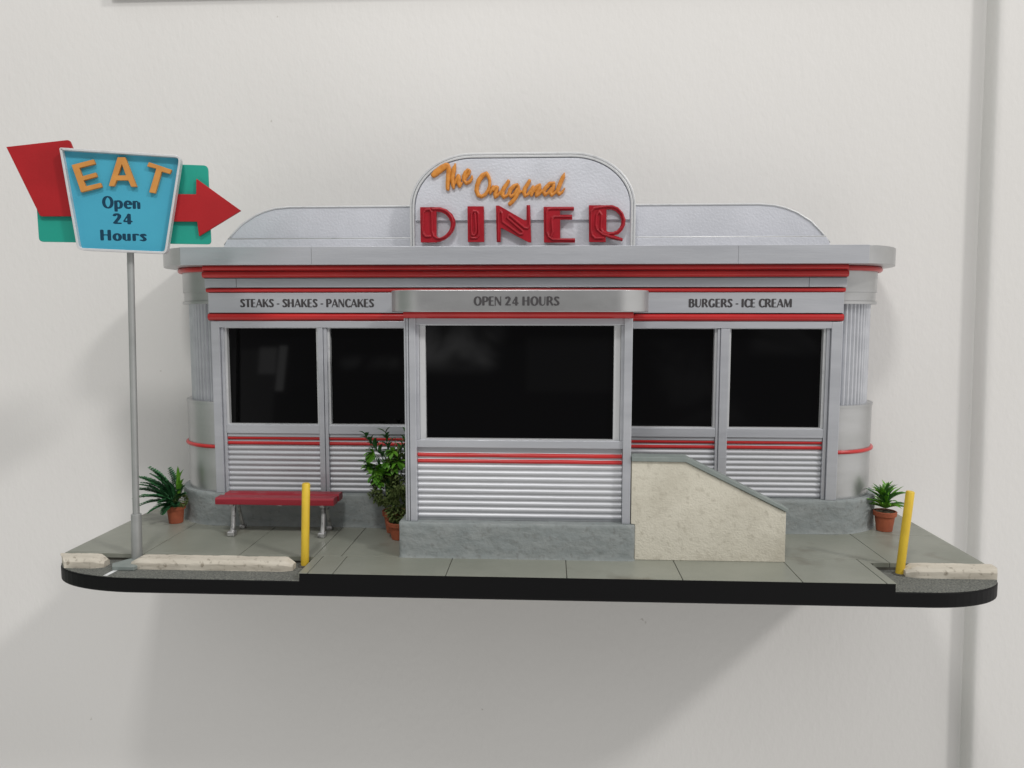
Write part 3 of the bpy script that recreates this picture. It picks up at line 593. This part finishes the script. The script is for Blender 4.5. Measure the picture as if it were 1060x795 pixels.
# projecting bay
by = part('bay', box(BM(), -9.1, 5.05, 3.35, 9.4, 2.3, 15.7), 'silver', bevel=.03)
fp = [(-9.62, 9.0), (-9.62, 2.45), (-9.56, 2.3), (-9.4, 2.25), (5.3, 2.25), (5.42, 2.32), (5.45, 2.45), (5.45, 9.0)]
obj('foundation', foundation_mesh(fp, 2.3, seed=9), 'concrete', by, smooth=50)
window(-8.25, 4.45, 7.6, 14.92, 2.75, 3.22, by, jl=.36, jr=.40)
bm = BM(); box(bm, -8.62, 4.75, 2.72, 3.4, 7.12, 7.6); obj('window_sill', bm, 'silver', by, bevel=.03)
bm = BM(); box(bm, -8.62, 4.75, 2.72, 3.4, 14.94, 15.36); obj('head_rail', bm, 'silver', by, bevel=.03)
bm = BM(); box(bm, -8.62, -8.28, 2.75, 3.4, 7.62, 14.93); obj('jamb', bm, 'silver', by, bevel=.03)
bm = BM(); box(bm, 4.48, 4.7, 2.75, 3.4, 7.62, 14.93); obj('jamb', bm, 'silver', by, bevel=.03)
for x0, x1, y0 in ((-8.88, -8.46, 2.55), (-9.06, -8.92, 2.62), (-9.22, -9.09, 2.7), (4.66, 5.17, 2.55)):
    bm = BM(); box(bm, x0, x1, y0, 3.5, 2.31, 15.36); obj('post', bm, 'silver', by, bevel=.03)
cp = corrugated(-8.45, 4.64, 2.32, 7.12, 2.58, .4, 3.05, parent=by)
for z in (6.18, 6.58): obj('red_stripe', halfround(-8.44, 4.63, 3.03, z, .135, .16, 30, .02), 'red', by, smooth=60)

# ------------------------------------------------------------------ entrance stair wall
sw = thing('stair_wall', 'cream stuccoed stair wall with sloping grey coping right of the projecting bay', 'stair wall', (10, 3, 0))
bm = BM(); prism_front(bm, [(5.47, .0), (14.92, .0), (14.9, 3.22), (8.55, 6.36), (5.22, 6.38), (5.22, 2.34), (5.47, 2.3)], 2.5, 3.5)
obj('wall_panel', bm, 'stucco', sw, bevel=.04)
bm = BM(); prism_front(bm, [(5.2, 6.39), (8.56, 6.375), (14.93, 3.24), (15.02, 3.44), (8.66, 6.66), (5.2, 6.68)], 2.36, 3.62)
obj('coping', bm, 'cap', sw, bevel=.035)

# ------------------------------------------------------------------ bench
bn = thing('park_bench', 'dark red two-plank bench on silver legs below the left windows', 'bench', (-19, 7.2, 0))
bm = sweep_profile_x(BM(), [(6.12, 2.32), (7.05, 2.30), (7.1, 2.4), (7.1, 2.72), (7.02, 2.8), (6.22, 2.8), (6.1, 2.7), (6.1, 2.4), (6.12, 2.32)], -23.35, -14.95, 24, .02)
obj('seat', bm, 'bench_red', bn, smooth=35)
bm = sweep_profile_x(BM(), [(7.3, 2.33), (8.2, 2.33), (8.28, 2.45), (8.28, 2.76), (8.18, 2.84), (7.42, 2.84), (7.28, 2.74), (7.28, 2.45), (7.3, 2.33)], -23.2, -14.9, 24, .02)
obj('seat', bm, 'bench_red', bn, smooth=35)
for X in (-22.35, -15.9):
    bm = BM(); tube(bm, [(X, 6.85, 2.3), (X + .03, 6.75, 1.9), (X + .03, 6.62, 1.0), (X + .02, 6.5, .35), (X, 6.45, .18)], [.22, .16, .15, .17, .2], 10)
    l = obj('leg', bm, 'old_silver', bn, smooth=50)
    bm = BM(); box(bm, X - .25, X + .25, 6.1, 6.7, 0.0, .36); obj('foot', bm, 'old_silver', l, bevel=.08, seg=3)
    bm = BM(); tube(bm, [(X, 7.3, 2.3), (X, 7.7, 1.8), (X - .02, 8.1, .9), (X - .03, 8.4, .2)], [.2, .14, .13, .16], 10)
    l = obj('leg', bm, 'old_silver', bn, smooth=50)
    bm = BM(); box(bm, X - .22, X + .18, 8.15, 8.62, 0, .26); obj('foot', bm, 'old_silver', l, bevel=.06)
    bm = BM(); box(bm, X - .14, X + .14, 6.4, 7.95, 2.1, 2.34); obj('seat_bracket', bm, 'old_silver', bn, bevel=.04)
bm = BM(); box(bm, -19.2, -18.75, 6.6, 7.9, 2.12, 2.34); obj('seat_bracket', bm, 'old_silver', bn, bevel=.04)

# ------------------------------------------------------------------ bollards
def bollard(x, y, h, lx, ly, z0, label):
    t = thing('bollard', label, 'bollard', (x, y, z0), group='yellow bollards at the ends of the pavement')
    bm = BM(); r = .255
    tube(bm, [(x, y, z0), (x + lx * .5, y + ly * .5, z0 + h * .5), (x + lx, y + ly, z0 + h - .06), (x + lx * 1.01, y + ly, z0 + h)], [r, r, r, r * .82], 20)
    obj('post', bm, 'yellow', t, smooth=40)
    bm = BM(); lathe(bm, [(.42, 0), (.44, .03), (.3, .06), (.1, .06)], (x, y, z0), 20); obj('socket', bm, 'joint', t)
bollard(-15.6, 1.7, 5.38, .2, .0, -.47, 'yellow bollard between the bench and the long stop block end')
bollard(21.82, 2.05, 5.22, .45, .1, -.47, 'leaning yellow bollard beside the green potted plant at the right end')

# ------------------------------------------------------------------ parking stop blocks
def edge_x(side, y):
    if side < 0: c, rx, yc, ry = XL + 6.5, 6.5, 2.2, 3.25
    else: c, rx, yc, ry = XR - 5.2, 5.2, 2.0, 3.05
    k = min(1, max(0, (yc - y) / ry)); return c + side * (rx - .03) * math.sqrt(1 - k * k)
def block(x0, x1, y0, y1, h, cl, cr, label, seed):
    bm = BM(); z0 = -.468; n = max(8, int((x1 - x0) / .25)); rows = []
    prof = [(0, 0), (0, .62), (.13, 1), (.86, 1), (1, .75), (1, 0)]
    prof2 = []
    for a, b in zip(prof[:-1], prof[1:]):
        for k in range(3): prof2.append((a[0] + (b[0] - a[0]) * k / 3, a[1] + (b[1] - a[1]) * k / 3))
    prof2.append(prof[-1])
    for i in range(n + 1):
        x = x0 + (x1 - x0) * i / n; dl = x - x0; dr = x1 - x
        s = 1.0; yin = 0
        if cl and dl < .55: s = .55 + .45 * dl / .55; yin = (1 - dl / .55) * .22
        if cr and dr < .55: s = min(s, .55 + .45 * dr / .55); yin = max(yin, (1 - dr / .55) * .22)
        row = []
        for u, v in prof2:
            y = y0 + (y1 - y0) * (yin + u * (1 - 2 * yin)); z = z0 + h * v * s
            xq = min(max(x, edge_x(-1, y)), edge_x(1, y))
            d = .02 * noise.noise((x * 1.3 + seed, y * 2, z * 3)) + .014 * noise.noise((x * 4 + seed, y * 6, z * 8))
            row.append(bm.verts.new((xq + d * .6, y + d, z + (d if v > 0 else 0))))
        rows.append(row)
    for a, b in zip(rows[:-1], rows[1:]):
        for k in range(len(a) - 1): bm.faces.new((a[k], b[k], b[k + 1], a[k + 1]))
    bm.faces.new(rows[0]); bm.faces.new(rows[-1][::-1])
    bmesh.ops.recalc_face_normals(bm, faces=bm.faces[:])
    o = obj('parking_block', bm, 'block', smooth=28, origin=((x0 + x1) / 2, (y0 + y1) / 2, z0))
    props(o, label, 'parking block', 'weathered parking stop blocks')
block(-31.72, -28.25, .45, 1.6, .66, 0, 1, 'short weathered cream stop block at the far left corner of the base', 1)
block(-26.5, -16.05, .45, 1.6, .66, 1, 1, 'long weathered cream stop block in front of the sign pole and bench', 4)
block(21.95, 27.42, 1.3, 2.4, .66, 1, 0, 'cream stop block in front of the right bollard, cut flush with the base edge', 8)

# ------------------------------------------------------------------ roadside sign
yaw = math.radians(13)
ax = Vector((math.cos(yaw), math.sin(yaw), 0)); nv = Vector((-math.sin(yaw), math.cos(yaw), 0)); P0 = Vector((-26.0, .75, 0))
def sgp(off): return lambda a, z, h=0: tuple(P0 + ax * a + nv * (off - h) + Vector((0, 0, z)))
rsn = thing('roadside_sign', 'tall pole sign reading EAT Open 24 Hours, blue panel with red arrow', 'sign', (-26.7, 1.9, -.47), yaw)
def sign_prism(pts, o0, o1):
    bm = BM(); a = [bm.verts.new(sgp(o0)(x, z)) for x, z in pts]; b = [bm.verts.new(sgp(o1)(x, z)) for x, z in pts]; n = len(pts)
    fs = [bm.faces.new(a), bm.faces.new(b[::-1])]
    for i in range(n): fs.append(bm.faces.new((a[i], b[i], b[(i + 1) % n], a[(i + 1) % n])))
    bmesh.ops.recalc_face_normals(bm, faces=fs); return bm
def inset(P, d):
    n = len(P); out = []; ar = sum(P[i][0] * P[(i + 1) % n][1] - P[(i + 1) % n][0] * P[i][1] for i in range(n)); s = 1 if ar > 0 else -1
    for i in range(n):
        a, b, c = Vector(P[i - 1]), Vector(P[i]), Vector(P[(i + 1) % n])
        e1 = (b - a).normalized(); e2 = (c - b).normalized()
        n1 = Vector((-e1.y, e1.x)) * s; n2 = Vector((-e2.y, e2.x)) * s
        m = (n1 + n2); m = m / max(.3, m.length_squared) * 2
        out.append((b.x + m.x * d, b.y + m.y * d))
    return out
def rounded(P, r, n=5):
    out = []; N_ = len(P)
    for i in range(N_):
        a, b, c = Vector(P[i - 1]), Vector(P[i]), Vector(P[(i + 1) % N_]); rr = r[i] if isinstance(r, (list, tuple)) else r
        if rr <= 0: out.append(tuple(b)); continue
        p = b + (a - b).normalized() * rr; q = b + (c - b).normalized() * rr
        for k in range(n + 1):
            t = k / n; v = p * (1 - t) ** 2 + b * 2 * t * (1 - t) + q * t ** 2; out.append((v.x, v.y))
    return out
SG = DATA['SIGN']
fr = rounded(SG['frame'], [.12, .45, .3, .3])
bm = BM(); inn = inset(fr, .13); n_ = len(fr)
V = [[bm.verts.new(sgp(o_)(x, z)) for x, z in P] for P, o_ in ((fr, 0), (inn, 0), (fr, .55), (inn, .55))]
for i in range(n_):
    j = (i + 1) % n_
    for q in ((0, 0, 1, 1), (2, 3, 3, 2), (0, 2, 2, 0), (1, 1, 3, 3)): pass
    bm.faces.new((V[0][i], V[0][j], V[1][j], V[1][i])); bm.faces.new((V[2][i], V[3][i], V[3][j], V[2][j]))
    bm.faces.new((V[0][i], V[2][i], V[2][j], V[0][j])); bm.faces.new((V[1][i], V[1][j], V[3][j], V[3][i]))
bmesh.ops.recalc_face_normals(bm, faces=bm.faces[:])
sf = obj('panel_frame', bm, 'silver_edge', rsn, bevel=.02)
pn = obj('panel', sign_prism(inset(fr, .06), .38, .5), 'blue', rsn)
for k in ('E', 'T'): obj('letter', sign_prism(SG[k], .12, .375), 'orange_flat', pn, bevel=.02)
def A_fun(X, Y): return np.minimum(poly_sd(X, Y, SG['Aout']), -poly_sd(X, Y, SG['Ahole'])), np.full(X.shape, .25)
obj('letter', field_mesh(BM(), A_fun, (-1, 23.1, 1, 25.3), .02, sgp(.37)), 'orange_flat', pn)
obj('lettering', text_mesh(BM(), 'Open', -1.3, .96, 22.03, .74, sgp(.378), 1.02, .004), 'ink_blue', pn)
obj('lettering', text_mesh(BM(), '24', -.72, .44, 21.09, .66, sgp(.378), 1.12, .004), 'ink_blue', pn)
obj('lettering', text_mesh(BM(), 'Hours', -1.5, 1.2, 20.08, .67, sgp(.378), 1.02, .004), 'ink_blue', pn)
rl = SG['redL']; rr_ = SG['redR']
obj('arrow', sign_prism(rounded([rl[0], rl[1], (rl[2][0], rl[2][1]), (rl[2][0] + .3, 21.56), rl[4]], [0, .15, 0, 0, .1]), .6, .8), 'red_arrow', rsn, bevel=.02)
obj('arrow_head', sign_prism([(2.2, rr_[0][1])] + rr_[1:6] + [(2.2, rr_[6][1])], .6, .8), 'red_arrow', rsn, bevel=.02)
TL = SG['teal']
obj('backboard', sign_prism(rounded([(TL[0][0], 24.9), (TL[1][0], 19.99), (TL[5][0], 20.0), (TL[4][0], 24.92)], [0, .25, .25, .25]) if False else
    rounded([(-5.15, 22.4), (-5.12, 19.99), (4.86, 20.0), (4.83, 24.9), (0, 24.9), (-2.4, 24.3)], [0, .25, .25, .3, 0, 0]), .85, .98), 'teal', rsn, bevel=.02)
bm = BM(); top = P0 + ax * .1 + nv * .78 + Vector((0, 0, 20.2)); bot = Vector((-26.72, 1.85, -.3))
mid = bot + (top - bot) * (3.05 / 20.5)
tube(bm, [mid, top], .205, 16); obj('pole', bm, 'pole', rsn, smooth=40)
bm = BM(); tube(bm, [bot, mid - Vector((0, 0, .03)), mid], [.33, .315, .27], 18); obj('pole_sleeve', bm, 'pole', rsn, smooth=40)
bm = BM(); prism_plan(bm, [(-27.75, .75), (-27.4, .15), (-26.0, .15), (-25.6, 2.05), (-27.0, 2.05)], -.468, -.2); obj('ground_pad', bm, 'cap', rsn, bevel=.05)
bm = BM(); m0 = P0 + ax * .1 + nv * .6; box(bm, -.5, .5, -.1, .18, 19.6, 24)
for v in bm.verts: v.co = Vector(sgp(.6)(v.co.x + .1, v.co.z)) + nv * v.co.y
obj('mount', bm, 'pole', rsn)

# ------------------------------------------------------------------ plants
def pot(parent, c, rt, rb, h, name='pot'):
    bm = BM(); rim = h * .24
    lathe(bm, [(rb * .9, 0), (rb, .02), (rt * .92, h - rim), (rt * 1.06, h - rim + .02), (rt * 1.1, h - .03), (rt * 1.06, h), (rt * .93, h), (rt * .9, h - .12)], c, 28)
    p = obj(name, bm, 'terracotta', parent, smooth=35)
    bm = BM(); lathe(bm, [(rt * .92, h - .2), (rt * .9, h - .1), (rt * .5, h - .03), (0, h)], c, 18)
    for v in bm.verts: v.co.z += random.uniform(0, .06)
    obj('soil', bm, 'soil', p)
    return p
def blade(bm, base, tip, w, arch=.3, n=7, fold=.25, side=None, tippow=1.0):
    b = Vector(base); t = Vector(tip); d = t - b
    sd = side or d.cross(Vector((0, 0, 1)));
    if sd.length < 1e-4: sd = Vector((1, 0, 0))
    sd.normalize(); up = sd.cross(d).normalized()
    if up.z < 0: up = -up
    L_ = []; C_ = []; R_ = []
    for i in range(n + 1):
        u = i / n; p = b + d * u + up * (arch * d.length * 4 * u * (1 - u)) * .5
        ww = w * (math.sin(PI * min(1, .12 + u * .88)) ** .7 if u < 1 else 0) + .005
        L_.append(bm.verts.new(p - sd * ww * .5 + up * ww * fold)); C_.append(bm.verts.new(p)); R_.append(bm.verts.new(p + sd * ww * .5 + up * ww * fold))
    for i in range(n):
        bm.faces.new((L_[i], C_[i], C_[i + 1], L_[i + 1])); bm.faces.new((C_[i], R_[i], R_[i + 1], C_[i + 1]))
def frond(bm, base, tip, arch=.35, lw=.5, n=16):
    b = Vector(base); t = Vector(tip); d = t - b; sd = d.cross(Vector((0, 0, 1))).normalized(); up = sd.cross(d).normalized()
    if up.z < 0: up = -up
    pts = [b + d * (i / n) + up * arch * d.length * 4 * (i / n) * (1 - i / n) * .5 for i in range(n + 1)]
    tube(bm, pts, [.035 * (1 - .7 * i / n) for i in range(n + 1)], 5)
    for i in range(3, n + 1):
        u = i / n; l = lw * math.sin(PI * (.18 + .74 * u)) ** .8; p = pts[i]; dd = (pts[i] - pts[i - 1]).normalized()
        for s in (-1, 1):
            e = p + (sd * s * .75 + dd * .75 + up * random.uniform(-.05, .25)).normalized() * l
            blade(bm, p, e, .19, .1, 3, .1)
# fern, left
fc = Vector((-28.0, 9.6, 0))
t = thing('potted_fern', 'dark green fern with one lime shoot in a terracotta pot left of the diner', 'potted plant', fc)
pot(t, fc, .66, .5, 1.35)
bm = BM(); F0 = fc + Vector((0, 0, 1.4))
tips = [(-30.75, 9.2, 3.6), (-30.5, 9.0, 3.0), (-30.85, 9.6, 2.55), (-30.8, 8.9, 1.95), (-30.2, 8.8, 1.6), (-29.9, 9.6, 4.1), (-29.2, 9.3, 3.9), (-29.3, 8.4, 1.2), (-28.3, 8.2, 1.0),
        (-27.4, 8.5, 1.6), (-27.3, 9.6, 2.8), (-28.6, 10.2, 4.0), (-29.7, 10.2, 3.3), (-30.4, 10.0, 3.3), (-28.6, 8.3, 1.8), (-27.0, 9.0, 2.4), (-29.6, 8.7, 2.2), (-28.2, 9.0, 3.2)]
for p in tips:
    for q in range(2): frond(bm, F0 + Vector((random.uniform(-.2, .2), random.uniform(-.2, .2), 0)), Vector(p) + Vector((random.uniform(-.3, .3), random.uniform(-.3, .3), random.uniform(-.25, .2))) * q, .22, .46)
obj('fronds', bm, 'fern', t)
bm = BM()
for p in ((-27.6, 9.4, 4.35), (-27.1, 9.3, 4.15), (-27.0, 9.2, 3.1), (-27.35, 9.2, 3.9), (-27.9, 9.3, 3.8), (-26.95, 9.0, 3.5)): blade(bm, F0 + Vector((.35, -.1, .8)), p, .3, .25)
obj('lime_shoot', bm, 'lime', t, smooth='all')
bm = BM()
for i in range(260):
    v = Vector((random.gauss(0, 1), random.gauss(0, 1), random.gauss(0, 1))).normalized() * .42
    p = F0 + Vector((.5, -.15, .35)) + v; blade(bm, p, p + v * .35 + Vector((0, 0, random.uniform(-.05, .05))), .13, .1, 2)
obj('moss', bm, 'olive', t)
# spiky plant, right
rc = Vector((24.35, 10.2, 0))
t = thing('potted_plant', 'bright green spiky plant in a terracotta pot right of the diner', 'potted plant', rc)
pot(t, rc, .74, .54, 1.45)
F0 = rc + Vector((0, 0, 1.5)); bmA = BM(); bmB = BM()
for i in range(62):
    a = i * 2.399; el = math.radians(random.uniform(2, 30) if i < 24 else random.uniform(25, 80)); l = random.uniform(1.35, 1.75) * (1 if i < 45 else 1.1)
    dv = Vector((math.cos(a) * math.cos(el), math.sin(a) * math.cos(el) * .9, math.sin(el)))
    b0 = F0 + Vector((dv.x * .12, dv.y * .12, .15 + (.35 if el > .5 else 0)))
    blade(bmA if i % 4 else bmB, b0, b0 + dv * l, random.uniform(.2, .32), random.uniform(.1, .4), 8, .3)
obj('leaves', bmA, 'leaf', t, smooth='all'); obj('dark_leaves', bmB, 'leaf_dark', t, smooth='all')
# pots beside the bay
def bush(bm, c, r, n, size=.24):
    for i in range(n):
        v = Vector((random.gauss(0, 1), random.gauss(0, 1), random.gauss(0, 1))).normalized(); k = random.uniform(.55, 1) ** .5
        p = Vector((c[0] + v.x * r[0] * k, c[1] + v.y * r[1] * k, c[2] + v.z * r[2] * k)) + Vector((noise.noise(v * 3 + Vector(c)), 0, noise.noise(v * 3 + Vector((5, 1, 2))))) * .35
        dv = (v + Vector((random.uniform(-.8, .8), random.uniform(-.8, .8), random.uniform(-.5, .9)))).normalized()
        blade(bm, p, p + dv * size * random.uniform(.7, 1.4), size * .62, .1, 2, .1)
bc = Vector((-11.1, 8.0, 0))
t = thing('potted_plant', 'tall leafy plant with bright broad leaves in the rear terracotta pot left of the bay', 'potted plant', bc, group='potted plants beside the bay')
pot(t, bc, .78, .55, 1.6)
bm = BM()
for p in ((-12.75, 7.4, 6.9), (-12.1, 7.6, 6.6), (-11.5, 7.5, 7.15), (-10.9, 7.8, 6.9), (-10.3, 7.6, 7.1), (-12.6, 7.2, 4.9), (-9.9, 7.6, 6.3)):
    tube(bm, [bc + Vector((0, 0, 1.5)), bc + Vector(((p[0] + 11.1) * .25, -.2, 3.4)), Vector(p)], [.07, .055, .025], 6)
obj('stems', bm, 'leaf_dark', t, smooth='all')
bm = BM()
def leafspray(bm, b, tip, n, w, l):
    b = Vector(b); tip = Vector(tip)
    for i in range(n):
        u = (i + 1) / n; p = b + (tip - b) * u
        for s in (-1, 1):
            dv = ((tip - b).normalized() * .7 + Vector((s * .6, random.uniform(-.5, .2), random.uniform(-.4, .3)))).normalized(); blade(bm, p, p + dv * l * random.uniform(.7, 1.2), w, .25, 5, .25)
for a, b in (((-11.6, 7.6, 5.3), (-12.85, 7.3, 7.0)), ((-11.2, 7.6, 5.2), (-11.5, 7.5, 7.2)), ((-11.0, 7.6, 5.2), (-9.9, 7.6, 7.15)), ((-11.4, 7.4, 4.0), (-12.7, 7.0, 4.7)), ((-11.2, 7.4, 4.6), (-12.7, 7.1, 5.1)), ((-11, 7.3, 4.3), (-10.0, 7.3, 6.0))):
    leafspray(bm, a, b, 7, .3, .75)
for i in range(26): blade(bm, (-11.1 + random.uniform(-.3, .3), 7.4, 2.4), (-11.2 + random.uniform(-1.0, 1.2), 7.0, random.uniform(4.6, 6.4)), .32, .15)
obj('dark_leaves', bm, 'leaf_dark', t, smooth='all')
bm = BM()
for c, w in (((-12.35, 7.0, 5.95), .6), ((-10.9, 6.8, 6.1), .5), ((-11.9, 6.8, 3.9), .5), ((-10.5, 6.8, 5.4), .6), ((-12.6, 6.9, 5.0), .5), ((-12.0, 7.0, 4.75), .8), ((-11.7, 6.9, 4.4), .75), ((-10.8, 6.9, 5.0), .5), ((-12.2, 6.9, 4.35), .6), ((-11.3, 6.9, 5.3), .4), ((-12.5, 7.0, 5.7), .4)):
    for k in range(9):
        a = random.uniform(0, 6.3); blade(bm, c, Vector(c) + Vector((math.cos(a) * w, -.35, math.sin(a) * w * .9 - .1)), w * .65, .2, 6, .1)
obj('bright_leaves', bm, 'leaf', t, smooth='all')
bm = BM(); bush(bm, (-11.6, 7.2, 3.3), (.95, .7, 1.15), 1100); bush(bm, (-10.6, 7.2, 4.9), (.75, .6, 1.2), 500)
obj('moss_leaves', bm, 'olive', t)
fc2 = Vector((-10.35, 6.4, 0))
t = thing('potted_plant', 'olive green bushy plant in the front terracotta pot against the bay foundation', 'potted plant', fc2, group='potted plants beside the bay')
pot(t, fc2, .86, .6, 1.25)
bm = BM(); bush(bm, (-10.3, 6.1, 2.35), (.85, .7, 1.35), 1300); obj('foliage', bm, 'olive', t)

# ------------------------------------------------------------------ light
W = bpy.data.worlds.new('World'); scene.world = W; W.use_nodes = True
nt = W.node_tree; N = nt.nodes; L = nt.links; bg = N['Background']
tc = N.new('ShaderNodeTexCoord'); sp = N.new('ShaderNodeSeparateXYZ'); L.new(tc.outputs['Generated'], sp.inputs[0])
rmp = N.new('ShaderNodeValToRGB'); mr = N.new('ShaderNodeMapRange'); mr.inputs[1].default_value = -1; mr.inputs[2].default_value = 1
L.new(sp.outputs['Z'], mr.inputs[0]); L.new(mr.outputs[0], rmp.inputs[0])
e = rmp.color_ramp.elements; e[0].position = 0; e[0].color = (1.15, 1.12, 1.08, 1); e[1].position = 1; e[1].color = (1.0, 1.0, 1.02, 1)
for p_, c_ in WORLD_STOPS:
    q = e.new(p_); q.color = (*c_, 1)
def mrange(src, a, b, c, d):
    m_ = N.new('ShaderNodeMapRange'); m_.interpolation_type = 'SMOOTHSTEP'
    for k_, v_ in zip((1, 2, 3, 4), (a, b, c, d)): m_.inputs[k_].default_value = v_
    L.new(src, m_.inputs[0]); return m_.outputs[0]
def mixc(fac, a, b, mode='MULTIPLY'):
    m_ = N.new('ShaderNodeMix'); m_.data_type = 'RGBA'; m_.blend_type = mode; L.new(fac, m_.inputs[0]); L.new(a, m_.inputs[6]); m_.inputs[7].default_value = (*b, 1); return m_.outputs[2]
c1 = mixc(mrange(sp.outputs['Y'], -.80, -.95, 0, 1), rmp.outputs[0], (.22, .22, .23))     # darker room behind the photographer
c2 = mixc(mrange(sp.outputs['X'], -.40, -.90, 0, 1), c1, (.34, .39, .35))                   # dim greenish side of the room
# things in the dim room that the black panes mirror: pale slats, a crumpled bright patch, a screen
def mth(op, a, b=None):
    m_ = N.new('ShaderNodeMath'); m_.operation = op
    for k_, v_ in enumerate((a, b)):
        if v_ is None: continue
        if isinstance(v_, (int, float)): m_.inputs[k_].default_value = v_
        else: L.new(v_, m_.inputs[k_])
    return m_.outputs[0]
ny = mth('MAXIMUM', mth('MULTIPLY', sp.outputs['Y'], -1.0), .05); U_ = mth('DIVIDE', sp.outputs['X'], ny); V_ = mth('DIVIDE', sp.outputs['Z'], ny)
nzr = N.new('ShaderNodeTexNoise'); nzr.inputs['Scale'].default_value = 11; nzr.inputs['Detail'].default_value = 3; nzr.inputs['Distortion'].default_value = .8; L.new(tc.outputs['Generated'], nzr.inputs['Vector'])
def patch(u0, u1, v0, v1, slant, amp, soft=.004):
    uu = mth('SUBTRACT', U_, mth('MULTIPLY', V_, slant))
    a_ = mrange(uu, u0 - soft, u0 + soft, 0, 1); b_ = mrange(uu, u1 - soft, u1 + soft, 1, 0)
    c_ = mrange(V_, v0 - soft, v0 + soft, 0, 1); d_ = mrange(V_, v1 - soft, v1 + soft, 1, 0)
    return mth('MULTIPLY', mth('MULTIPLY', mth('MULTIPLY', a_, b_), mth('MULTIPLY', c_, d_)), amp)
tot = None
for q_ in PATCHES:
    p_ = patch(*q_[:6], *q_[7:8])
    if q_[6]: p_ = mth('MULTIPLY', p_, mrange(nzr.outputs[0], .42, .68, .15, 1.6))
    tot = p_ if tot is None else mth('ADD', tot, p_)
front = mth('MULTIPLY', tot, mrange(sp.outputs['Y'], -.7, -.8, 0, 1))
addn = N.new('ShaderNodeVectorMath'); addn.operation = 'ADD'; cb = N.new('ShaderNodeCombineXYZ')
for k_ in range(3): L.new(front, cb.inputs[k_])
L.new(c2, addn.inputs[0]); L.new(cb.outputs[0], addn.inputs[1]); c2 = addn.outputs[0]
L.new(c2, bg.inputs['Color']); bg.inputs['Strength'].default_value = WORLD_STRENGTH
def area(name, loc, target, sx, sy, power, col):
    l = bpy.data.lights.new(name, 'AREA'); l.shape = 'RECTANGLE'; l.size = sx; l.size_y = sy; l.energy = power; l.color = col
    o = bpy.data.objects.new(name, l); COL.objects.link(o); o.location = Vector(loc) * S
    o.rotation_euler = (Vector(target) * S - o.location).to_track_quat('-Z', 'Y').to_euler(); return o
area('ceiling_lamp', (-12, -62, 93), (-2, 5, 8), .13, .09, PB, (1.0, .98, .95))
area('far_ceiling_lamp', (283, -190, 254), (0, 10, 8), .40, .28, PA, (1.0, .97, .94))
scene.view_settings.view_transform = 'Standard'; scene.view_settings.look = 'None'; scene.view_settings.exposure = 0; scene.view_settings.gamma = 1
scene.render.engine = 'CYCLES'
